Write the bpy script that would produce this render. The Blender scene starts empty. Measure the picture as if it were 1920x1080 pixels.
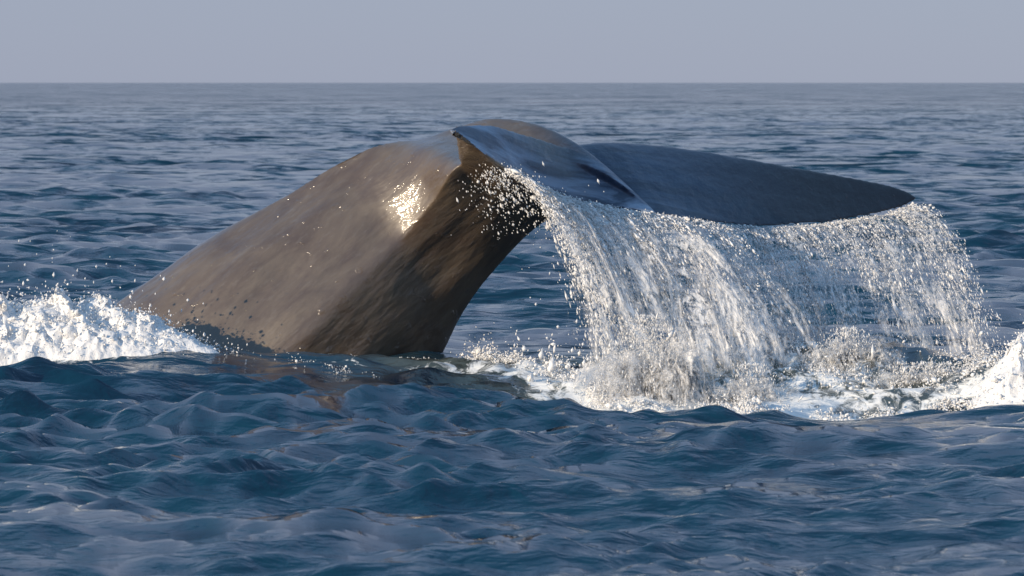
import bpy, math, random
import numpy as np
from mathutils import Vector, noise as mnoise

R = math.radians
rng = np.random.default_rng(7)
mnoise.seed_set(11)
SC = bpy.context.scene
COL = SC.collection

# ------------------------------------------------------------------ camera
CAM_Y, CAM_H, FOC = -12.0, 1.8, 7560.0
PITCH = math.atan(385.0 / FOC)
cam_data = bpy.data.cameras.new('camera')
cam = bpy.data.objects.new('camera', cam_data)
COL.objects.link(cam)
cam.location = (0, CAM_Y, CAM_H)
cam.rotation_euler = (math.pi / 2 - PITCH, 0, 0)
cam_data.sensor_width = 36.0
cam_data.lens = FOC / 1920.0 * 36.0
cam_data.clip_start, cam_data.clip_end = 0.1, 60000.0
cam_data.dof.use_dof = True
cam_data.dof.focus_distance = 26.6
cam_data.dof.aperture_fstop = 9.0
SC.camera = cam

# ------------------------------------------------------------------ sky and sun
SUN = Vector((-0.76, -0.60, 0.25)).normalized()
sun_el = math.asin(SUN.z)
sun_az = math.atan2(SUN.x, SUN.y)
world = bpy.data.worlds.new('World')
SC.world = world
world.use_nodes = True
wn, wl = world.node_tree.nodes, world.node_tree.links
bg = wn['Background']
sky = wn.new('ShaderNodeTexSky')
sky.sky_type = 'NISHITA'
sky.sun_disc = False
sky.sun_elevation = sun_el
sky.sun_rotation = sun_az
sky.air_density, sky.dust_density, sky.ozone_density = 1.0, 0.3, 4.0
# haze tone mixed over the clear sky
hz = wn.new('ShaderNodeMix')
hz.data_type = 'RGBA'
# the haze is thickest along the horizon and thins upwards
tc = wn.new('ShaderNodeTexCoord')
sx = wn.new('ShaderNodeSeparateXYZ')
wl.new(tc.outputs['Generated'], sx.inputs[0])
mr = wn.new('ShaderNodeMapRange')
mr.interpolation_type = 'SMOOTHSTEP'
mr.inputs[1].default_value, mr.inputs[2].default_value = 0.0, 0.9
mr.inputs[3].default_value, mr.inputs[4].default_value = 0.80, 0.72
wl.new(sx.outputs[2], mr.inputs[0])
wl.new(mr.outputs[0], hz.inputs[0])
mr2 = wn.new('ShaderNodeMapRange')
mr2.inputs[1].default_value, mr2.inputs[2].default_value = 0.12, 0.6
wl.new(sx.outputs[2], mr2.inputs[0])
hc = wn.new('ShaderNodeMix')
hc.data_type = 'RGBA'
hc.inputs[6].default_value = (3.45, 3.9, 5.4, 1)
hc.inputs[7].default_value = (2.5, 4.9, 8.2, 1)  # brighter blue overhead, added to lift the sea reflections and fill light
wl.new(hc.outputs[2], hz.inputs[7])
wl.new(mr2.outputs[0], hc.inputs[0])
wl.new(sky.outputs[0], hz.inputs[6])
wl.new(hz.outputs[2], bg.inputs[0])
bg.inputs[1].default_value = 0.1
sl = bpy.data.lights.new('sun', 'SUN')
sl.energy, sl.angle, sl.color = 5.0, R(0.55), (1.0, 0.82, 0.60)
so = bpy.data.objects.new('sun', sl)
COL.objects.link(so)
so.rotation_euler = SUN.to_track_quat('Z', 'Y').to_euler()
SC.view_settings.view_transform = 'Standard'
SC.view_settings.look = 'None'
SC.view_settings.gamma = 1.0
SC.view_settings.exposure = 0.0
SC.view_settings.use_curve_mapping = False
SC.cycles.use_denoising = True
SC.cycles.max_bounces = 8
SC.cycles.transparent_max_bounces = 24
SC.cycles.caustics_reflective = False
SC.cycles.caustics_refractive = False


# ------------------------------------------------------------------ helpers
def W(u, v, y):
    """world point that stands at depth y and is seen at photograph pixel u, v"""
    a, b = (u - 960.0) / FOC, (540.0 - v) / FOC
    c, s = math.cos(PITCH), math.sin(PITCH)
    d = Vector((a, c + b * s, -s + b * c))
    return Vector((0, CAM_Y, CAM_H)) + d * ((y - CAM_Y) / d.y)


def tag(o, label=None, cat=None, group=None, kind=None):
    for k, val in (('label', label), ('category', cat), ('group', group), ('kind', kind)):
        if val:
            o[k] = val
    return o


def mesh_np(name, verts, faces, mat, smooth=True, parent=None):
    """faces: (n,3) or (n,4) int array"""
    verts = np.ascontiguousarray(verts, dtype=np.float32)
    faces = np.ascontiguousarray(faces, dtype=np.int32)
    k = faces.shape[1]
    me = bpy.data.meshes.new(name)
    me.vertices.add(len(verts))
    me.vertices.foreach_set('co', verts.ravel())
    me.loops.add(faces.size)
    me.loops.foreach_set('vertex_index', faces.ravel())
    me.polygons.add(len(faces))
    me.polygons.foreach_set('loop_start', np.arange(0, faces.size, k, dtype=np.int32))
    me.polygons.foreach_set('loop_total', np.full(len(faces), k, dtype=np.int32))
    me.polygons.foreach_set('use_smooth', np.full(len(faces), smooth, dtype=bool))
    me.update(calc_edges=True)
    me.validate()
    me.materials.append(mat)
    o = bpy.data.objects.new(name, me)
    COL.objects.link(o)
    o.parent = parent
    return o


def new_mat(name):
    m = bpy.data.materials.new(name)
    m.use_nodes = True
    nt = m.node_tree
    return m, nt, nt.nodes['Principled BSDF']


def N(nt, typ, **kw):
    n = nt.nodes.new(typ)
    for k, v in kw.items():
        if k.startswith('i_'):
            key = k[2:]
            key = int(key) if key.isdigit() else key.replace('_', ' ')
            n.inputs[key].default_value = v
        else:
            setattr(n, k, v)
    return n


def ramp(nt, fac, stops):
    r = nt.nodes.new('ShaderNodeValToRGB')
    els = r.color_ramp.elements
    while len(els) < len(stops):
        els.new(0.5)
    for e, (p, c) in zip(els, stops):
        e.position = p
        e.color = (c, c, c, 1) if isinstance(c, (int, float)) else (*c, 1)
    nt.links.new(fac, r.inputs[0])
    return r.outputs[0]


def noise_tex(nt, vec, scale, detail=4, rough=0.5, dist=0.0):
    n = N(nt, 'ShaderNodeTexNoise', i_Scale=scale, i_Detail=detail, i_Roughness=rough, i_Distortion=dist)
    if vec is not None:
        nt.links.new(vec, n.inputs['Vector'])
    return n.outputs['Fac']


def mapping(nt, vec, scale=(1, 1, 1), rot=(0, 0, 0), loc=(0, 0, 0)):
    m = N(nt, 'ShaderNodeMapping')
    m.inputs['Scale'].default_value = scale
    m.inputs['Rotation'].default_value = rot
    m.inputs['Location'].default_value = loc
    nt.links.new(vec, m.inputs['Vector'])
    return m.outputs[0]


def mixc(nt, fac, a, b):
    m = N(nt, 'ShaderNodeMix', data_type='RGBA')
    for sock, val in ((m.inputs[0], fac), (m.inputs[6], a), (m.inputs[7], b)):
        if hasattr(val, 'is_output'):
            nt.links.new(val, sock)
        else:
            sock.default_value = val if isinstance(val, (int, float)) else (*val, 1)
    return m.outputs[2]


def math_n(nt, op, a, b=None, clamp=False):
    m = N(nt, 'ShaderNodeMath', operation=op, use_clamp=clamp)
    for sock, val in ((m.inputs[0], a), (m.inputs[1], b)):
        if val is None:
            continue
        if hasattr(val, 'is_output'):
            nt.links.new(val, sock)
        else:
            sock.default_value = val
    return m.outputs[0]


def bump(nt, h, strength, dist, normal=None):
    b = N(nt, 'ShaderNodeBump', i_Strength=strength, i_Distance=dist)
    nt.links.new(h, b.inputs['Height'])
    if normal is not None:
        nt.links.new(normal, b.inputs['Normal'])
    return b.outputs[0]


def attr(nt, name):
    return N(nt, 'ShaderNodeAttribute', attribute_name=name).outputs['Fac']


# ------------------------------------------------------------------ materials
def make_water():
    m, nt, p = new_mat('sea_water')
    geo = N(nt, 'ShaderNodeNewGeometry').outputs['Position']
    foam, aer = attr(nt, 'foam'), attr(nt, 'aerated')
    body = mixc(nt, noise_tex(nt, mapping(nt, geo, (0.5, 0.12, 0.5)), 1.0, 2),
                (0.001, 0.020, 0.050), (0.0015, 0.036, 0.064))
    body = mixc(nt, aer, body, (0.075, 0.085, 0.07))
    # foam: lacy patches where the water has been broken
    lace = noise_tex(nt, mapping(nt, geo, (1.0, 0.55, 1.0)), 9.0, 7, 0.68, 0.6)
    thr = math_n(nt, 'SUBTRACT', 1.0, foam)
    cov = math_n(nt, 'MULTIPLY', math_n(nt, 'SUBTRACT', lace, math_n(nt, 'MULTIPLY_ADD', thr, 0.62)), 9.0, True)
    # MULTIPLY_ADD third input
    for n in nt.nodes:
        if n.type == 'MATH' and n.operation == 'MULTIPLY_ADD':
            n.inputs[2].default_value = 0.18
    cov = math_n(nt, 'MULTIPLY', cov, math_n(nt, 'GREATER_THAN', foam, 0.02))
    colr = mixc(nt, cov, body, (0.78, 0.79, 0.78))
    nt.links.new(colr, p.inputs['Base Color'])
    rough = math_n(nt, 'MULTIPLY_ADD', cov, 0.5)
    for n in nt.nodes:
        if n.type == 'MATH' and n.operation == 'MULTIPLY_ADD' and n.inputs[1].default_value == 0.5:
            n.inputs[2].default_value = 0.06
    nt.links.new(rough, p.inputs['Roughness'])
    p.inputs['IOR'].default_value = 1.45
    r2 = noise_tex(nt, mapping(nt, geo, (1.0, 1.5, 1.0), (0, 0, -0.35)), 9.0, 4, 0.55, 0.3)
    r1 = noise_tex(nt, mapping(nt, geo, (0.8, 1.3, 1.0), (0, 0, 0.2)), 3.4, 3, 0.5, 0.5)
    b1 = bump(nt, r1, 0.9, 0.08)
    b2 = bump(nt, r2, 0.6, 0.03, b1)
    b3 = bump(nt, lace, 0.5, 0.02, b2)
    # chop too small for the mesh far out: tilt the surface directly, as steep as the waves the mesh leaves out
    lost = attr(nt, 'lost_slope')
    acc = None
    for sc, stf in ((0.55, 1.0), (1.9, 1.3), (0.12, 1.0)):
        nz = N(nt, 'ShaderNodeTexNoise', i_Scale=sc, i_Detail=2.0, i_Roughness=0.6)
        nt.links.new(mapping(nt, geo, (1.0, 1.5, 0.0)), nz.inputs['Vector'])
        v = N(nt, 'ShaderNodeVectorMath', operation='SUBTRACT')
        nt.links.new(nz.outputs['Color'], v.inputs[0])
        v.inputs[1].default_value = (0.5, 0.5, 0.5)
        v2 = N(nt, 'ShaderNodeVectorMath', operation='MULTIPLY')
        nt.links.new(v.outputs[0], v2.inputs[0])
        v2.inputs[1].default_value = (stf * 8, stf * 8, 0)
        if acc is None:
            acc = v2.outputs[0]
        else:
            ad = N(nt, 'ShaderNodeVectorMath', operation='ADD')
            nt.links.new(acc, ad.inputs[0])
            nt.links.new(v2.outputs[0], ad.inputs[1])
            acc = ad.outputs[0]
    scl = N(nt, 'ShaderNodeVectorMath', operation='SCALE')
    nt.links.new(acc, scl.inputs[0])
    nt.links.new(lost, scl.inputs['Scale'])
    ad = N(nt, 'ShaderNodeVectorMath', operation='ADD')
    nt.links.new(b3, ad.inputs[0])
    nt.links.new(scl.outputs[0], ad.inputs[1])
    nm = N(nt, 'ShaderNodeVectorMath', operation='NORMALIZE')
    nt.links.new(ad.outputs[0], nm.inputs[0])
    nt.links.new(nm.outputs[0], p.inputs['Normal'])
    return m


def make_skin():
    m, nt, p = new_mat('wet_whale_skin')
    co = N(nt, 'ShaderNodeTexCoord').outputs['Object']
    rot = N(nt, 'ShaderNodeVectorRotate', rotation_type='Y_AXIS')
    nt.links.new(co, rot.inputs['Vector'])
    rot.inputs['Angle'].default_value = R(40)      # turns the line of the tail stock into x
    co2 = rot.outputs[0]
    along = mapping(nt, co2, (0.9, 1.6, 3.0))
    mott = noise_tex(nt, along, 2.2, 6, 0.6, 0.5)
    fine = noise_tex(nt, along, 14.0, 5, 0.6)
    c = mixc(nt, ramp(nt, mott, [(0.35, 0.0), (0.68, 1.0)]), (0.074, 0.047, 0.029), (0.132, 0.100, 0.067))
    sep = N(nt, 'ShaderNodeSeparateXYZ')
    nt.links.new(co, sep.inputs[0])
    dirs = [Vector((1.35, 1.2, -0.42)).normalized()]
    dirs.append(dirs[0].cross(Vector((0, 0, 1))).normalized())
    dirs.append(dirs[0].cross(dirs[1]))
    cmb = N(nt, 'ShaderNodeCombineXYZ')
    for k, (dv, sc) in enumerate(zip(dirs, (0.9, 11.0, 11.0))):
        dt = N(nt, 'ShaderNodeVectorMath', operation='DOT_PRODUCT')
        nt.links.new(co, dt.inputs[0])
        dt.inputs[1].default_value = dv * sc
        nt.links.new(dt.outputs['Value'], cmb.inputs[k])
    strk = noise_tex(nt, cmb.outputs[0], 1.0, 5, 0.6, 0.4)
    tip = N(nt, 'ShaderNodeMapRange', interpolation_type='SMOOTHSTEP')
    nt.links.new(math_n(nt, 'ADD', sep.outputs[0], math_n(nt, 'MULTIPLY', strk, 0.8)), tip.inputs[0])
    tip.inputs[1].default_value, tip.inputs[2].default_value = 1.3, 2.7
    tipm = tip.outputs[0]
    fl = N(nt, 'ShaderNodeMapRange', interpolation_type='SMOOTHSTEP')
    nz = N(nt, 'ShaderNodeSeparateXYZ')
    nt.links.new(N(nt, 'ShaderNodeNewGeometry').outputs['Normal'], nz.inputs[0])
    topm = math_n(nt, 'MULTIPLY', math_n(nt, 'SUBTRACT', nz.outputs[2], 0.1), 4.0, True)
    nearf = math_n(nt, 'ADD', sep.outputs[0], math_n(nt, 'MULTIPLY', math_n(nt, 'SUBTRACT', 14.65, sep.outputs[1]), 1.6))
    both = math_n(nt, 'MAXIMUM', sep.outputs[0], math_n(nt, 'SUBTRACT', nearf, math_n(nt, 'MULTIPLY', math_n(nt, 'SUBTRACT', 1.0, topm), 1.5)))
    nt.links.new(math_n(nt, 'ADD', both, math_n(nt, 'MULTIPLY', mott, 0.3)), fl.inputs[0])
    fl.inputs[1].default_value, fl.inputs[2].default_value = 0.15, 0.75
    c = mixc(nt, fl.outputs[0], c, mixc(nt, tipm, mixc(nt, ramp(nt, strk, [(0.38, 0.0), (0.66, 1.0)]), (0.013, 0.022, 0.050), (0.034, 0.058, 0.110)), (0.008, 0.009, 0.016)))   # dark fluke skin, blue sky reflection painted into its colour, darker towards the tip
    pale = math_n(nt, 'MULTIPLY', ramp(nt, fine, [(0.55, 0.0), (0.75, 0.35)]), math_n(nt, 'SUBTRACT', 1.0, fl.outputs[0]))
    c = mixc(nt, pale, c, (0.16, 0.14, 0.12))
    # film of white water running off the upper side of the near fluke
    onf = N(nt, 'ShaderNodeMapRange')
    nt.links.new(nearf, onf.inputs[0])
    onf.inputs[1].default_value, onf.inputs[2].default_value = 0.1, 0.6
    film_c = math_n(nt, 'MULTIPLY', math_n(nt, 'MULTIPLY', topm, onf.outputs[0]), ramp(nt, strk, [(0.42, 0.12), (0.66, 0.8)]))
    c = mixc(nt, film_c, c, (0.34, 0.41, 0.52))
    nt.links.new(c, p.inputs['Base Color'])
    nt.links.new(ramp(nt, mott, [(0.3, 0.40), (0.7, 0.50)]), p.inputs['Roughness'])
    p.inputs['IOR'].default_value = 1.6
    nt.links.new(math_n(nt, 'SUBTRACT', 1.0, math_n(nt, 'MULTIPLY', fl.outputs[0], 0.6)), p.inputs['Coat Weight'])
    nt.links.new(math_n(nt, 'SUBTRACT', 0.5, math_n(nt, 'MULTIPLY', fl.outputs[0], 0.3)), p.inputs['Specular IOR Level'])
    p.inputs['Coat IOR'].default_value = 1.5
    p.inputs['Coat Roughness'].default_value = 0.09
    w1 = noise_tex(nt, along, 4.0, 3, 0.5)
    b1 = bump(nt, w1, 0.30, 0.045)
    b2 = bump(nt, fine, 0.08, 0.004, b1)
    nt.links.new(b2, p.inputs['Normal'])
    film = noise_tex(nt, mapping(nt, co2, (3, 6, 6)), 3.0, 4, 0.6, 0.8)
    bc = bump(nt, film, 0.45, 0.022, b1)
    bead = ramp(nt, noise_tex(nt, co2, 11.0, 2, 0.5), [(0.66, 0.0), (0.82, 1.0)])   # beads of water
    bc = bump(nt, bead, 0.7, 0.03, bc)
    nt.links.new(bc, p.inputs['Coat Normal'])
    return m


MAT_WATER = make_water()
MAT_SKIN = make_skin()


# ------------------------------------------------------------------ sea
def local_bumps(x, y):
    """standing shape of the water round the whale: crests thrown up by the body and the falling water"""
    def g(x0, x1, sx, yc, sy, h):
        fx = 1 / (1 + np.exp(-(x - x0) / sx)) * (1 / (1 + np.exp((x - x1) / sx)))
        return h * fx * np.exp(-((y - yc) / sy) ** 2)
    z = g(-4.8, -2.2, 0.16, 14.0 + 0.1 * (x + 3), 0.45, 0.27)
    z = z + g(-2.3, -1.1, 0.18, 13.7, 0.45, 0.10)
    z = z + g(2.95, 5.0, 0.15, 12.9, 0.40, 0.30)
    z = z + g(1.6, 2.8, 0.2, 14.0, 0.40, 0.15)
    z = z + g(-0.3, 3.6, 0.35, 11.9, 1.5, -0.22)
    return z


def smooth01(x):
    x = np.clip(x, 0, 1)
    return x * x * (3 - 2 * x)


def blob2(x, y, cx, cy, rx, ry):
    return np.exp(-(((x - cx) / rx) ** 2 + ((y - cy) / ry) ** 2))


nw = 170
lam = 0.13 * (3.6 / 0.13) ** rng.random(nw)
th = R(-78) + rng.normal(0, R(46), nw)
ph = rng.random(nw) * 2 * np.pi
slope = 0.0265 * (0.6 + 0.8 * rng.random(nw)) * np.interp(lam, [0.13, 0.25, 0.5, 0.8, 1.2, 3.6], [1.4, 2.1, 1.4, 0.9, 0.6, 0.5])


def gust(x, y):
    return np.clip(1 + 0.5 * np.sin(1.9 * x + 0.7 * y + 2 * np.sin(0.6 * y)) * np.sin(1.3 * y - 0.8 * x + 1.5 * np.sin(0.9 * x))
                   + 0.35 * np.sin(0.5 * x - 0.4 * y), 0.6, 1.7)


def sea_z(x, y):
    x, y = np.asarray(x, float), np.asarray(y, float)
    grp = 1 + 0.35 * np.sin(0.31 * x + 0.17 * y + 1) * np.sin(0.11 * y - 0.23 * x)
    z = np.zeros_like(x)
    for i in range(nw):
        k = 2 * np.pi / lam[i]
        z += slope[i] / k * grp * np.cos(k * (math.cos(th[i]) * x + math.sin(th[i]) * y) + ph[i])
    return z * (1 - 0.45 * blob2(x, y, 0.0, 14.6, 2.6, 1.6)) + local_bumps(x, y)


def build_sea():
    def geo_r(a, b, f):
        n = max(2, int(round(math.log(b / a) / f)))
        return a * (b / a) ** (np.arange(n) / n)
    rad = np.concatenate([geo_r(1.2, 8.0, 0.04), geo_r(8.0, 13.0, 0.012), geo_r(13.0, 30.0, 0.0034),
                          geo_r(30.0, 200.0, 0.0028), geo_r(200, 420, 0.0036), geo_r(420, 900, 0.010), geo_r(900, 25000, 0.045), [25000.0]])
    fine = np.arange(-9.5, 9.5001, 0.042)
    side = 9.5 + 170.5 * (np.arange(1, 42) / 41.0) ** 1.9
    ang = np.radians(np.concatenate([-side[:-1][::-1], fine, side]))
    na, nr = len(ang), len(rad)
    RR, AA = np.meshgrid(rad, ang, indexing='ij')
    x0 = (RR * np.sin(AA)).ravel()
    y0 = (RR * np.cos(AA)).ravel() + CAM_Y
    dr = np.gradient(rad)
    spacing = np.repeat(dr, na)
    sa = np.gradient(ang)
    spacing = np.maximum(spacing, (RR * sa[None, :]).ravel() * 0.9)
    x, y, z = x0.copy(), y0.copy(), np.zeros_like(x0)
    near = RR.ravel() < 900
    xn, yn, sp = x0[near], y0[near], spacing[near]
    dx, dy, dz = np.zeros_like(xn), np.zeros_like(xn), np.zeros_like(xn)
    lost = np.full(len(x0), 0.5 * np.sum(slope ** 2))
    lostn = np.zeros_like(xn)
    # slow groups so that the surface is not evenly rough
    grp = 1 + 0.35 * np.sin(0.31 * xn + 0.17 * yn + 1) * np.sin(0.11 * yn - 0.23 * xn)
    patch = gust(xn, yn)
    for i in range(nw):
        k = 2 * np.pi / lam[i]
        cx, cy = math.cos(th[i]), math.sin(th[i])
        kept = smooth01((lam[i] / sp - 2.2) / 2.0)
        a = slope[i] / k * grp * kept * (patch if lam[i] < 0.8 else 1.0)
        lostn += 0.5 * slope[i] ** 2 * (1 - kept ** 2)
        f = k * (cx * xn + cy * yn) + ph[i]
        s, c = np.sin(f), np.cos(f)
        dz += a * c
        dx -= 0.7 * a * cx * s
        dy -= 0.7 * a * cy * s
    lost[near] = lostn
    lost = np.append(np.sqrt(lost), 0)
    x[near] += dx
    y[near] += dy
    calm = 1 - 0.45 * blob2(xn, yn, 0.0, 14.6, 2.6, 1.6)
    z[near] = dz * calm + local_bumps(xn, yn)
    # churned water round the splashes
    ch = np.clip(0.9 * blob2(xn, yn, 0.6, 13.4, 1.0, 0.8) + blob2(xn, yn, 2.0, 13.7, 0.9, 0.8)
                 + 0.6 * blob2(xn, yn, -0.6, 14.0, 0.6, 0.4), 0, 1)
    sel = ch > 0.02
    cz = np.zeros(sel.sum())
    for i in range(60):
        lm = 0.12 * (0.6 / 0.12) ** rng.random()
        t, p0 = rng.random() * 2 * np.pi, rng.random() * 2 * np.pi
        cz += 0.07 * lm / (2 * np.pi) * np.cos(2 * np.pi / lm * (math.cos(t) * xn[sel] + math.sin(t) * yn[sel]) + p0)
    zz = z[near]
    zz[sel] += cz * ch[sel]
    z[near] = zz
    verts = np.concatenate([np.stack([x, y, z], 1), [[0, CAM_Y, 0]]])
    i = np.arange(nr - 1)[:, None] * na
    j = np.arange(na)[None, :]
    j2 = (j + 1) % na
    q = np.stack([(i + j), (i + na + j), (i + na + j2), (i + j2)], -1).reshape(-1, 4)
    q = q[:, ::-1]
    o = mesh_np('sea', verts, q, MAT_WATER)
    me = o.data
    X, Y = verts[:, 0], verts[:, 1]
    foam = (0.95 * blob2(X, Y, -3.1, 13.7, 1.0, 0.45) + 0.75 * blob2(X, Y, 0.8, 12.8, 0.85, 0.9)
            + 0.5 * blob2(X, Y, 0.05, 13.5, 0.7, 0.6) + 0.58 * blob2(X, Y, 2.1, 13.5, 0.7, 0.9)
            + 0.95 * blob2(X, Y, 3.35, 12.8, 0.75, 0.35) + 0.55 * blob2(X, Y, 1.6, 12.4, 0.9, 0.4)
            + 0.4 * blob2(X, Y, -0.9, 13.6, 0.5, 0.2))
    aer = (0.9 * blob2(X, Y, 0.6, 13.2, 1.0, 1.1) + 0.9 * blob2(X, Y, 2.0, 13.2, 0.9, 1.2)
           + 0.6 * blob2(X, Y, -0.5, 13.9, 0.5, 0.6) + 0.4 * blob2(X, Y, -3.1, 14.1, 1.2, 0.5))
    for nm, val in (('foam', foam), ('aerated', aer), ('lost_slope', lost)):
        at = me.attributes.new(nm, 'FLOAT', 'POINT')
        at.data.foreach_set('value', np.clip(val, 0, 1).astype(np.float32))
    tag(o, 'blue green choppy sea reaching to the horizon', 'sea', kind='structure')
    return o


sea = build_sea()


# ------------------------------------------------------------------ whale
def catmull(pts, n):
    pts = [Vector(p) for p in pts]
    ext = [pts[0] * 2 - pts[1]] + pts + [pts[-1] * 2 - pts[-2]]
    out = []
    m = len(pts) - 1
    for k in range(n):
        t = k / (n - 1) * m
        i = min(int(t), m - 1)
        f = t - i
        a, b, c, d = ext[i:i + 4]
        out.append(0.5 * ((2 * b) + (c - a) * f + (2 * a - 5 * b + 4 * c - d) * f * f + (3 * b - a - 3 * c + d) * f ** 3))
    return out


def loft(rings):
    """rings: list of lists of Vectors, closed both ends -> verts, faces"""
    n = len(rings[0])
    vs = [v for r in rings for v in r]
    fs = []
    for i in range(len(rings) - 1):
        for j in range(n):
            fs.append((i * n + j, i * n + (j + 1) % n, (i + 1) * n + (j + 1) % n, (i + 1) * n + j))
    for end, flip in ((0, True), (len(rings) - 1, False)):
        c = len(vs)
        vs.append(sum(rings[end], Vector()) / n)
        for j in range(n):
            a, b = end * n + j, end * n + (j + 1) % n
            fs.append((b, a, c) if flip else (a, b, c))
    return vs, fs


def quad_ring(D, Nn, V, F, p=1.0, seg=12):
    """closed ring through four extreme points, quarter superellipses; p>1 pulls towards a diamond"""
    O = (D + V) / 2
    A = [D, Nn, V, F]
    ring = []
    for q in range(4):
        a, b = A[q] - O, A[(q + 1) % 4] - O
        for k in range(seg):
            t = k / seg * math.pi / 2
            ring.append(O + a * (math.cos(t) ** p) + b * (math.sin(t) ** p))
    return ring


def build_whale():
    parts = []
    # tail stock: dorsal pixel, ventral pixel, ridge pixel, half thickness, depth of the spine
    st = [
        (20, 680, 520, 1120, 280, 910, 0.88, 15.05),
        (190, 582, 640, 955, 425, 775, 0.78, 15.0),
        (325, 493, 725, 830, 545, 655, 0.68, 15.0),
        (430, 428, 778, 738, 622, 578, 0.58, 15.0),
        (560, 343, 835, 650, 700, 503, 0.46, 15.0),
        (650, 289, 885, 565, 754, 446, 0.38, 15.0),
        (722, 262, 940, 492, 808, 382, 0.48, 15.0),
        (785, 257, 1000, 432, 858, 312, 0.66, 15.0),
        (850, 236, 1060, 398, 930, 300, 0.42, 15.0),
        (925, 219, 1110, 388, 1000, 290, 0.27, 15.0),
        (1005, 231, 1150, 385, 1065, 300, 0.23, 14.98),
        (1072, 262, 1185, 388, 1120, 318, 0.18, 14.95),
        (1130, 305, 1212, 394, 1165, 345, 0.12, 14.92),
        (1190, 360, 1230, 400, 1205, 378, 0.06, 14.9),
    ]
    cols = list(zip(*[(W(a, b, y), W(c, d, y), W(e, f, y - t), y, t) for a, b, c, d, e, f, t, y in st]))
    n = 60
    Dc, Vc, Nc = (catmull(cols[k], n) for k in range(3))
    rings = []
    for i in range(n):
        C = (Dc[i] + Vc[i]) / 2
        rings.append(quad_ring(Dc[i], Nc[i], Vc[i], C * 2 - Nc[i], 1.35 + 0.5 * min(1.0, max(0.0, (i - 12) / 16))))
    parts.append(loft(rings))

    # near fluke: top contour, keel under the leading edge, trailing edge
    nf = [
        ((838, 240), (839, 249), (845, 248), 13.74),
        ((850, 233), (847, 256), (862, 257), 13.78),
        ((880, 229), (856, 278), (900, 283), 13.95),
        ((925, 234), (862, 312), (945, 318), 14.20),
        ((975, 247), (872, 350), (990, 345), 14.42),
        ((1025, 263), (930, 365), (1055, 372), 14.62),
        ((1085, 287), (1010, 375), (1130, 387), 14.78),
        ((1150, 328), (1110, 385), (1195, 396), 14.86),
        ((1200, 372), (1190, 395), (1238, 403), 14.9),
    ]
    T = catmull([W(*t, y + min(0.10, 0.03 + 0.04 * i)) for i, (t, k, r, y) in enumerate(nf)], 36)
    K = catmull([W(*k, y + min(0.16, 0.02 + 0.05 * i)) for i, (t, k, r, y) in enumerate(nf)], 36)
    Q = catmull([W(*r, y - min(0.10, 0.03 + 0.03 * i)) for i, (t, k, r, y) in enumerate(nf)], 36)
    rings = []
    for a, b, c in zip(T, K, Q):
        ctr = (a + b + c) / 3
        ring = []
        for p0, p1, bulge in ((a, b, 0.10), (b, c, 0.02), (c, a, 0.06)):
            mid = (p0 + p1) / 2
            for k in range(12):
                t = k / 12
                q = p0.lerp(p1, t)
                q = q + (mid - ctr) * (bulge * 4 * t * (1 - t)) * 2
                ring.append(q)
        rings.append(ring)
    parts.append(loft(rings))

    # far fluke: leading edge, trailing edge, thickness
    ff = [
        ((1060, 275), 15.25, (1180, 395), 14.95, 0.20),
        ((1120, 266), 15.50, (1250, 408), 15.00, 0.17),
        ((1210, 269), 15.80, (1300, 414), 15.18, 0.14),
        ((1310, 281), 16.05, (1365, 422), 15.45, 0.12),
        ((1410, 298), 16.30, (1440, 427), 15.75, 0.10),
        ((1510, 316), 16.50, (1530, 421), 16.07, 0.08),
        ((1600, 332), 16.68, (1610, 409), 16.40, 0.06),
        ((1660, 344), 16.80, (1665, 398), 16.62, 0.045),
        ((1700, 357), 16.86, (1702, 385), 16.78, 0.03),
        ((1719, 370), 16.88, (1720, 373), 16.86, 0.012),
    ]
    L = catmull([W(*a, y) for a, y, b, y2, t in ff], 40)
    E = catmull([W(*b, y2) for a, y, b, y2, t in ff], 40)
    E = [e + Vector((0, -0.4, -1)) * (0.016 * mnoise.noise((i * 0.55, 3.1, 0)) * min(1, (39 - i) / 4)) for i, e in enumerate(E)]
    th = [x.x for x in catmull([Vector((t, 0, 0)) for *_, t in ff], 40)]
    rings = []
    for i in range(40):
        span = (L[min(i + 1, 39)] - L[max(i - 1, 0)] + E[min(i + 1, 39)] - E[max(i - 1, 0)])
        ch = E[i] - L[i]
        nrm = span.cross(ch).normalized()
        if nrm.z < 0:
            nrm.negate()
        up, lo = [], []
        for k in range(17):
            t = k / 16
            prof = (math.sqrt(t) * (1 - t) * 1.6 + 0.10 * math.sqrt(max(0, t * (1 - t)))) * th[i]
            base = L[i] + ch * t
            sag = -0.035 * 4 * t * (1 - t) * (1 - i / 39)
            up.append(base + nrm * (prof * 0.5 + sag))
            lo.append(base - nrm * (prof * 0.5 + 0.012 * math.sin(math.pi * t) - sag))
        rings.append(up + lo[1:-1][::-1])
    parts.append(loft(rings))

    vs, fs = [], []
    for v, f in parts:
        o = len(vs)
        vs += v
        fs += [tuple(i + o for i in q) for q in f]
    me = bpy.data.meshes.new('whale')
    me.from_pydata(vs, [], fs)
    import bmesh
    bm = bmesh.new()
    bm.from_mesh(me)
    bmesh.ops.recalc_face_normals(bm, faces=bm.faces)
    bm.to_mesh(me)
    bm.free()
    tmp = bpy.data.objects.new('whale_tmp', me)
    COL.objects.link(tmp)
    rm = tmp.modifiers.new('r', 'REMESH')
    rm.mode = 'VOXEL'
    rm.voxel_size = 0.012
    sm = tmp.modifiers.new('s', 'SMOOTH')
    sm.factor, sm.iterations = 0.5, 16
    dg = bpy.context.evaluated_depsgraph_get()
    me2 = bpy.data.meshes.new_from_object(tmp.evaluated_get(dg))
    bpy.data.objects.remove(tmp)
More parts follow.
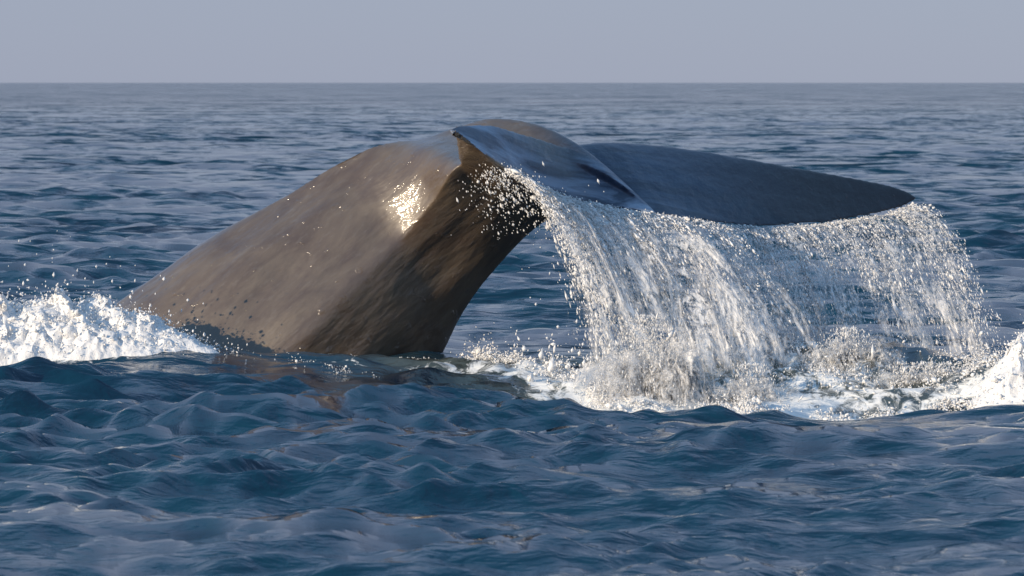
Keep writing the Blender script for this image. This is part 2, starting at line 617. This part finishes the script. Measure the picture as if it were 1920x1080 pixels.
    # long soft muscle folds and small dents along the stock, as real relief
    nv = len(me2.vertices)
    co = np.empty(nv * 3, np.float32)
    no = np.empty(nv * 3, np.float32)
    me2.vertices.foreach_get('co', co)
    me2.vertex_normals.foreach_get('vector', no)
    co, no = co.reshape(-1, 3), no.reshape(-1, 3)
    ca, sa = math.cos(R(42)), math.sin(R(42))
    for i in range(nv):
        x, y, z = co[i]
        a, b = x * ca + z * sa, -x * sa + z * ca
        if x < 0.2:
            h = 0.04 * mnoise.noise((a * 1.3, y * 1.5, b * 3.4)) + 0.007 * mnoise.noise((a * 3.5, y * 4, b * 8.0))
            co[i] += no[i] * h * min(1.0, max(0.0, (0.2 - x) / 0.4))
    me2.vertices.foreach_set('co', co.ravel())
    me2.polygons.foreach_set('use_smooth', np.ones(len(me2.polygons), bool))
    me2.materials.clear()
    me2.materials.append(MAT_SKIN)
    me2.update()
    o = bpy.data.objects.new('whale', me2)
    COL.objects.link(o)
    tag(o, 'wet grey brown whale tail stock and flukes arching out of the sea', 'whale')
    return o


whale = build_whale()


# ------------------------------------------------------------------ spray, falling water and foam
def make_foam(name, base, trans, rough, translucent=0.0):
    m, nt, p = new_mat(name)
    p.inputs['Base Color'].default_value = (*base, 1)
    p.inputs['Roughness'].default_value = rough
    p.inputs['IOR'].default_value = 1.33
    p.inputs['Transmission Weight'].default_value = trans
    gp = N(nt, 'ShaderNodeNewGeometry').outputs['Position']
    nt.links.new(bump(nt, noise_tex(nt, gp, 45.0, 4, 0.65, 0.3), 0.5, 0.02), p.inputs['Normal'])
    if translucent:
        tr = N(nt, 'ShaderNodeBsdfTranslucent')
        tr.inputs[0].default_value = (*base, 1)
        mx = N(nt, 'ShaderNodeMixShader')
        mx.inputs[0].default_value = translucent
        nt.links.new(p.outputs[0], mx.inputs[1])
        nt.links.new(tr.outputs[0], mx.inputs[2])
        nt.links.new(mx.outputs[0], nt.nodes['Material Output'].inputs[0])
    return m


MAT_FOAM = make_foam('white_foam', (0.93, 0.93, 0.93), 0.0, 0.4, 0.15)
MAT_DROP = make_foam('water_drop', (0.97, 0.97, 0.97), 0.0, 0.12, 0.2)


def make_veil():
    """thin aerated film of falling water, torn into streaks along the fall"""
    m, nt, p = new_mat('falling_water_film')
    uv = N(nt, 'ShaderNodeUVMap').outputs[0]
    n1 = noise_tex(nt, mapping(nt, uv, (22, 3.2, 1)), 1.0, 5, 0.62, 1.0)
    n2 = noise_tex(nt, mapping(nt, uv, (100, 24, 1)), 1.0, 4, 0.65, 0.8)
    cov = math_n(nt, 'MULTIPLY', ramp(nt, n1, [(0.50, 0.0), (0.62, 1.0)]), ramp(nt, n2, [(0.40, 0.05), (0.56, 1.0)]))
    cov = math_n(nt, 'MULTIPLY', cov, attr(nt, 'film_cover'), True)
    p.inputs['Base Color'].default_value = (0.97, 0.97, 0.97, 1)
    p.inputs['Roughness'].default_value = 0.15
    p.inputs['IOR'].default_value = 1.33
    nt.links.new(bump(nt, n2, 0.8, 0.03), p.inputs['Normal'])
    tl = N(nt, 'ShaderNodeBsdfTranslucent')
    tl.inputs[0].default_value = (0.97, 0.97, 0.97, 1)
    m1 = N(nt, 'ShaderNodeMixShader')
    m1.inputs[0].default_value = 0.3
    nt.links.new(p.outputs[0], m1.inputs[1])
    nt.links.new(tl.outputs[0], m1.inputs[2])
    tp = N(nt, 'ShaderNodeBsdfTransparent')
    m2 = N(nt, 'ShaderNodeMixShader')
    nt.links.new(cov, m2.inputs[0])
    nt.links.new(tp.outputs[0], m2.inputs[1])
    nt.links.new(m1.outputs[0], m2.inputs[2])
    nt.links.new(m2.outputs[0], nt.nodes['Material Output'].inputs[0])
    return m


MAT_VEIL = make_veil()

OCT_V = np.array([(1, 0, 0), (-1, 0, 0), (0, 1, 0), (0, -1, 0), (0, 0, 1), (0, 0, -1)], float)
OCT_F = np.array([(0, 2, 4), (2, 1, 4), (1, 3, 4), (3, 0, 4), (2, 0, 5), (1, 2, 5), (3, 1, 5), (0, 3, 5)])


def drops(name, P, r, d=None, stretch=None, mat=None, lump=0.25):
    """many small uneven drops in one mesh; d: long axis, stretch: length / width"""
    P = np.asarray(P, float)
    n = len(P)
    r = np.broadcast_to(np.asarray(r, float), (n,))
    d = rng.normal(size=(n, 3)) if d is None else np.broadcast_to(d, (n, 3)) + 0.0
    d = d / np.linalg.norm(d, axis=1, keepdims=True)
    st = np.ones(n) if stretch is None else np.broadcast_to(stretch, (n,))
    h = rng.normal(size=(n, 3))
    a = np.cross(d, h)
    a /= np.linalg.norm(a, axis=1, keepdims=True)
    b = np.cross(d, a)
    V = OCT_V[None] * (1 + lump * rng.normal(size=(n, 6, 1)).clip(-1.6, 1.6))
    co = (V[..., 0:1] * a[:, None] + V[..., 1:2] * b[:, None] + V[..., 2:3] * (d * st[:, None])[:, None]) * r[:, None, None]
    co = co + P[:, None]
    F = (OCT_F[None] + (np.arange(n) * 6)[:, None, None]).reshape(-1, 3)
    return mesh_np(name, co.reshape(-1, 3), F, mat)


def line(pts, t):
    """points at parameters t (0..1) along a polyline of Vectors"""
    A = np.array([tuple(p) for p in pts])
    s = np.linspace(0, 1, len(A))
    return np.stack([np.interp(t, s, A[:, k]) for k in range(3)], 1)


G = 9.8


def fall(P0, V0, t):
    return P0 + V0 * t[:, None] + np.array([0, 0, -0.5 * G])[None] * (t ** 2)[:, None]


def fall_time(P0, V0, zend):
    h = np.maximum(P0[:, 2] - zend, 0.02)
    return (V0[:, 2] + np.sqrt(V0[:, 2] ** 2 + 2 * G * h)) / G


def curtain(name, edge, vel0, vel1, n_str, per, r0, spread, label, jit=0.12, long=5.0, dens=None, zend=-0.24):
    """streams of drops leaving an edge of the fluke and falling to the sea"""
    a = np.sort(rng.random(n_str)) if dens is None else dens(n_str)
    P0 = line(edge, a)
    V0 = np.asarray(vel0)[None] * (1 - a[:, None]) + np.asarray(vel1)[None] * a[:, None]
    V0 = V0 + rng.normal(0, jit, V0.shape)
    P, D, RR, S = [], [], [], []
    for i in range(n_str):
        m = max(4, int(per * rng.gamma(1.6, 0.625)))
        T = fall_time(P0[i:i + 1], V0[i:i + 1], zend)[0]
        # drops gather in strings
        c = rng.random(max(2, m // 9))
        t = (c[rng.integers(0, len(c), m)] + rng.normal(0, 0.035, m)) % 1.0
        t = np.where(rng.random(m) < 0.35, rng.random(m), t) * T
        p = fall(np.repeat(P0[i:i + 1], m, 0), np.repeat(V0[i:i + 1], m, 0), t)
        p += rng.normal(0, 1, p.shape) * (spread * (0.25 + t / T))[:, None]
        v = V0[i][None] + np.array([0, 0, -G])[None] * t[:, None]
        P.append(p); D.append(v)
        RR.append(r0 * np.exp(rng.normal(-0.2, 0.55, m)))
        S.append(1.2 + rng.random(m) ** 2 * long)
    o = drops(name, np.concatenate(P), np.concatenate(RR), np.concatenate(D), np.concatenate(S), MAT_DROP)
    return tag(o, label, 'water spray', kind='stuff')


def sheet(edge, vel0, vel1, nu=90, nv=60, wob=0.05, dens=1.0, zend=-0.24, seed=0.0, dfun=None):
    u = np.linspace(0, 1, nu)
    P0 = line(edge, u)
    V0 = np.asarray(vel0)[None] * (1 - u[:, None]) + np.asarray(vel1)[None] * u[:, None]
    for i in range(nu):
        V0[i] += np.array((0.75, 0.7, 0.5)) * np.array(mnoise.noise_vector((u[i] * 8 + seed, seed, 0)))
    T = fall_time(P0, V0, zend)
    co, uv, de = [], [], []
    for j in range(nv):
        s = j / (nv - 1)
        p = fall(P0, V0, T * s)
        for i in range(nu):
            w = mnoise.noise_vector((u[i] * 14 + seed, s * 3.0, seed * 1.7))
            p[i] += np.array(w) * wob * (0.15 + s)
            de.append(dens * (dfun(u[i], s) if dfun else 1.0))
        co.append(p)
        uv += [(x + seed, s) for x in u]
    q = np.array([(j * nu + i, j * nu + i + 1, (j + 1) * nu + i + 1, (j + 1) * nu + i) for j in range(nv - 1) for i in range(nu - 1)])
    return np.concatenate(co), q, np.array(uv, np.float32), np.array(de, np.float32)


def sheets(name, lst, label):
    off, Q = 0, []
    for co, q, uv, de in lst:
        Q.append(q + off)
        off += len(co)
    o = mesh_np(name, np.concatenate([x[0] for x in lst]), np.concatenate(Q), MAT_VEIL)
    me = o.data
    at = me.attributes.new('film_cover', 'FLOAT', 'POINT')
    at.data.foreach_set('value', np.concatenate([x[3] for x in lst]))
    lay = me.uv_layers.new(name='UVMap')
    vi = np.empty(len(me.loops), np.int32)
    me.loops.foreach_get('vertex_index', vi)
    lay.data.foreach_set('uv', np.concatenate([x[2] for x in lst])[vi].ravel())
    return tag(o, label, 'falling water', kind='stuff')


# --- water pouring from the near fluke
E1 = [W(945, 320, 14.08), W(990, 348, 14.32), W(1055, 375, 14.50), W(1130, 390, 14.66), W(1195, 399, 14.76),
      W(1245, 407, 14.84), W(1300, 415, 15.05), W(1340, 420, 15.2)]
va, vb = (1.25, -1.2, 0.0), (1.25, -3.2, 0.1)
curtain('falling_drops', E1, va, vb, 220, 112, 0.0036, 0.03,
        'white drops and streams pouring from the bent near fluke into the sea',
        dens=lambda n: np.sort(np.clip(rng.beta(1.3, 2.2, n), 0, 1)))
sheets('falling_sheet', [
    sheet(E1, (1.25, -1.1 - 0.3 * k, 0), (1.3, -3.0 - 0.4 * k, 0.1), seed=sd, wob=0.10, dens=0.95,
          dfun=lambda u, s: (0.6 + 0.6 * s) * min(1, u * 6, (1 - u) * 5))
    for k, sd in enumerate((0.0, 3.3, 6.1, 8.4))], 'torn white sheets of water hanging from the near fluke edge')

# --- finer water draining from the far fluke
E2 = [W(1345, 421, 15.30), W(1430, 428, 15.70), W(1530, 422, 16.02), W(1610, 411, 16.35), W(1665, 400, 16.58), W(1714, 382, 16.8)]
curtain('draining_drops', E2, (0.5, -2.2, 0.0), (0.85, -4.6, 0.3), 280, 90, 0.0028, 0.022,
        'fine bluish drops draining in threads from the dark far fluke', jit=0.12, long=9.0, zend=-0.05,
        dens=lambda n: np.sort(rng.beta(0.9, 1.15, n)))
sheets('draining_sheet', [
    sheet(E2, (0.5, -2.1 - 0.3 * k, 0), (0.85, -4.4 - 0.4 * k, 0.3), seed=sd, wob=0.08, dens=0.8, zend=-0.05,
          dfun=lambda u, s: (1.0 - 0.3 * s) * min(1, 0.25 + u * 3, (1 - u) * 8))
    for k, sd in enumerate((11.0, 14.7, 18.2))], 'thin bluish veil of water draining from the far fluke')


# --- plumes and foam
def plume(name, u, v, y, wid, hgt, dep, n, r, label, lean=0.0, mat=None, power=2.2):
    base = np.array(W(u, v, y))
    h = rng.random(n) ** power
    w = (1 - 0.75 * h)
    P = np.stack([rng.normal(0, 0.5, n) * wid * w + lean * h, rng.normal(0, 0.5, n) * dep * w, h * hgt], 1) + base
    d = np.stack([rng.normal(0, 0.4, n), rng.normal(0, 0.4, n), np.ones(n)], 1)
    n_sh = max(4, int(14 * wid / 0.42))
    lst = []
    for k in range(n_sh):
        a = rng.random() * 6.283
        q = base + np.array([math.cos(a) * wid * 0.35 * rng.random(), math.sin(a) * dep * 0.4, -0.04])
        half = np.array([0.5 * wid * (0.5 + 0.5 * rng.random()), rng.normal(0, 0.05), 0])
        up = math.sqrt(2 * G * hgt * (0.45 + 0.6 * rng.random()))
        lst.append(sheet([Vector(q - half), Vector(q), Vector(q + half)], (-0.35 + lean, rng.normal(0, 0.25), up * 0.8),
              (0.35 + lean, rng.normal(0, 0.25), up * 0.9), nu=50, nv=44, wob=0.07, dens=1.0,
              zend=base[2] - 0.05, seed=rng.random() * 40, dfun=lambda u, s: min(1, u * 7, (1 - u) * 7) * (1.25 - 0.5 * s)))
    sheets('splash_sheet', lst, 'thrown up water of the ' + label)
    o = drops(name, P, r * np.exp(rng.normal(-0.1, 0.5, n)), d, 1.5 + 4 * rng.random(n) ** 1.5, mat or MAT_FOAM)
    return tag(o, label, 'splash', kind='stuff')


plume('splash', 1225, 778, 12.9, 0.42, 0.62, 0.30, 7000, 0.0024, 'tall white splash where the near fluke water hits the sea', -0.04)
plume('splash', 1400, 772, 12.9, 0.36, 0.30, 0.3, 2500, 0.0024, 'lower white splash beside the tall one under the flukes', 0.03)
plume('splash', 1590, 690, 13.7, 0.34, 0.26, 0.25, 2500, 0.0024, 'small white splash under the far fluke veil', 0.0)
plume('splash', 1750, 715, 13.4, 0.7, 0.12, 0.3, 2500, 0.0024, 'low broken splash under the far fluke tip', 0.0)


def crest(name, x0, x1, yc, slope_y, sy, hgt, label, n_drop, ends=(0.25, 0.25), nu=260, nv=90, seed=0.0):
    """breaking crest: frothing, deeply ruffled surface with loose froth on it"""
    us, vs = np.linspace(0, 1, nu), np.linspace(-1, 1, nv)
    U, V = np.meshgrid(us, vs, indexing='ij')
    X = x0 + (x1 - x0) * U
    Y = yc + slope_y * (X - x0) + V * sy
    Z = sea_z(X, Y)
    env = smooth01(U / ends[0]) * smooth01((1 - U) / ends[1]) * (1 - V ** 2) ** 0.7
    co = np.stack([X, Y, Z], -1)
    for i in range(nu):
        for j in range(nv):
            x, y = X[i, j], Y[i, j]
            f = mnoise.hetero_terrain((x * 5 + seed, y * 5, seed), 0.8, 2.2, 5, 0.7)
            w = mnoise.noise_vector((x * 11, y * 11 + seed, 4.0))
            w2 = mnoise.noise_vector((x * 27, y * 27 + seed, 9.0))
            e = env[i, j]
            co[i, j, 2] += e * hgt * (0.35 + 0.5 * f) - 0.05 * (1 - e) ** 3
            co[i, j] += np.array(w) * 0.05 * e + np.array(w2) * 0.035 * e
    q = np.array([(i * nv + j, (i + 1) * nv + j, (i + 1) * nv + j + 1, i * nv + j + 1) for i in range(nu - 1) for j in range(nv - 1)])
    o = mesh_np(name, co.reshape(-1, 3), q, MAT_FOAM)
    tag(o, label, 'sea foam', kind='stuff')
    # loose froth thrown from it
    wgt = (env ** 0.7).ravel()
    idx = rng.choice(nu * nv, n_drop, p=wgt / wgt.sum())
    P = co.reshape(-1, 3)[idx] + rng.normal(0, 0.02, (n_drop, 3))
    P[:, 2] += rng.exponential(0.016, n_drop)
    o2 = drops('froth', P, 0.0038 * np.exp(rng.normal(-0.2, 0.6, n_drop)), None, 1 + rng.random(n_drop), MAT_FOAM)
    tag(o2, 'loose ' + label, 'sea foam', kind='stuff')


crest('breaking_foam', -4.3, -1.55, 13.7, 0.05, 0.42, 0.13, 'white froth on the wave breaking against the whale', 6500, (0.15, 0.42), seed=2.0)
crest('breaking_foam', 2.68, 4.5, 12.6, 0.0, 0.36, 0.14, 'white froth on the wave right of the flukes', 3500, (0.3, 0.15), nu=200, seed=7.0)

# --- drops thrown up by the body at the left
n = 260
P = np.stack([rng.normal(-3.05, 0.38, n), rng.normal(13.9, 0.2, n), 0.28 + rng.exponential(0.11, n)], 1)
tag(drops('thrown_drops', P, 0.0055 * np.exp(rng.normal(-0.1, 0.4, n).clip(-1, 0.6)), (0.1, 0, 1), 1 + 1.5 * rng.random(n), MAT_DROP),
    'scattered drops thrown up over the foam where the whale enters', 'water spray', kind='stuff')

# --- drops on and beside the underside of the near fluke
n = 900
t = rng.random(n) ** 1.3
P = line([W(925, 325, 14.05), W(965, 375, 14.1), W(1020, 425, 14.2)], t) + rng.normal(0, 1, (n, 3)) * np.array([0.16, 0.06, 0.08]) * (0.4 + t)[:, None]
tag(drops('flying_drops', P, 0.0033 * np.exp(rng.normal(0, 0.5, n)), (0.4, 0, -1), 1 + 1.5 * rng.random(n), MAT_DROP),
    'bright drops flying off the underside of the near fluke', 'water spray', kind='stuff')
n = 260
P = np.stack([rng.uniform(0.0, 0.75, n), rng.normal(13.2, 0.3, n), rng.exponential(0.10, n) - 0.08], 1)
tag(drops('flying_drops', P, 0.006 * np.exp(rng.normal(0, 0.5, n)), (0.2, 0, 1), 1 + 1.5 * rng.random(n), MAT_DROP),
    'drops bouncing off the sea between the whale and the tall splash', 'water spray', kind='stuff')


# --- ropes of froth lying on the water
def rope(pts, wid, n, r, hgt, label):
    t = rng.random(n)
    P = line([W(*p) for p in pts], t)
    for k in range(n):
        w = mnoise.noise_vector((P[k, 0] * 3.0, 5.5, 1.0))
        P[k, 1] += w[0] * 0.25
    P[:, :2] += rng.normal(0, 1, (n, 2)) * np.array([0.05, wid])
    cl = np.array([mnoise.noise((p[0] * 6, p[1] * 5, 3.3)) for p in P])
    keep = cl > rng.normal(0.0, 0.18, n)
    P, cl = P[keep], cl[keep]
    P[:, 2] = sea_z(P[:, 0], P[:, 1]) + rng.exponential(hgt, len(P)) * np.clip(cl * 2.2, 0.1, 1)
    o = drops('froth', P, r * np.exp(rng.normal(-0.1, 0.5, len(P))), None, 1 + rng.random(len(P)), MAT_FOAM)
    tag(o, label, 'sea foam', kind='stuff')


rope([(880, 668, 14.5), (980, 690, 13.9), (1080, 735, 13.2), (1150, 765, 12.8)], 0.16, 9000, 0.0045, 0.035,
     'rope of froth running from the whale to the tall splash')
rope([(1130, 770, 12.7), (1300, 780, 12.5), (1460, 772, 12.6)], 0.10, 5000, 0.0045, 0.025, 'froth round the foot of the splashes')
rope([(1450, 690, 13.8), (1600, 690, 13.7), (1780, 712, 13.4), (1900, 690, 13.8)], 0.25, 9000, 0.0045, 0.025, 'broken froth under the far fluke veil')
rope([(1540, 775, 12.4), (1680, 755, 12.5), (1830, 735, 12.7)], 0.08, 4000, 0.0045, 0.02, 'line of froth along the crest by the right hand foam')
rope([(530, 672, 13.8), (620, 700, 13.3), (700, 715, 13.0)], 0.06, 450, 0.003, 0.004, 'small sparkling froth in front of the whale')

rope([(540, 645, 14.5), (640, 662, 14.4), (760, 662, 14.45), (840, 650, 14.6)], 0.03, 500, 0.003, 0.004, 'thin sparkling froth along the waterline of the whale')
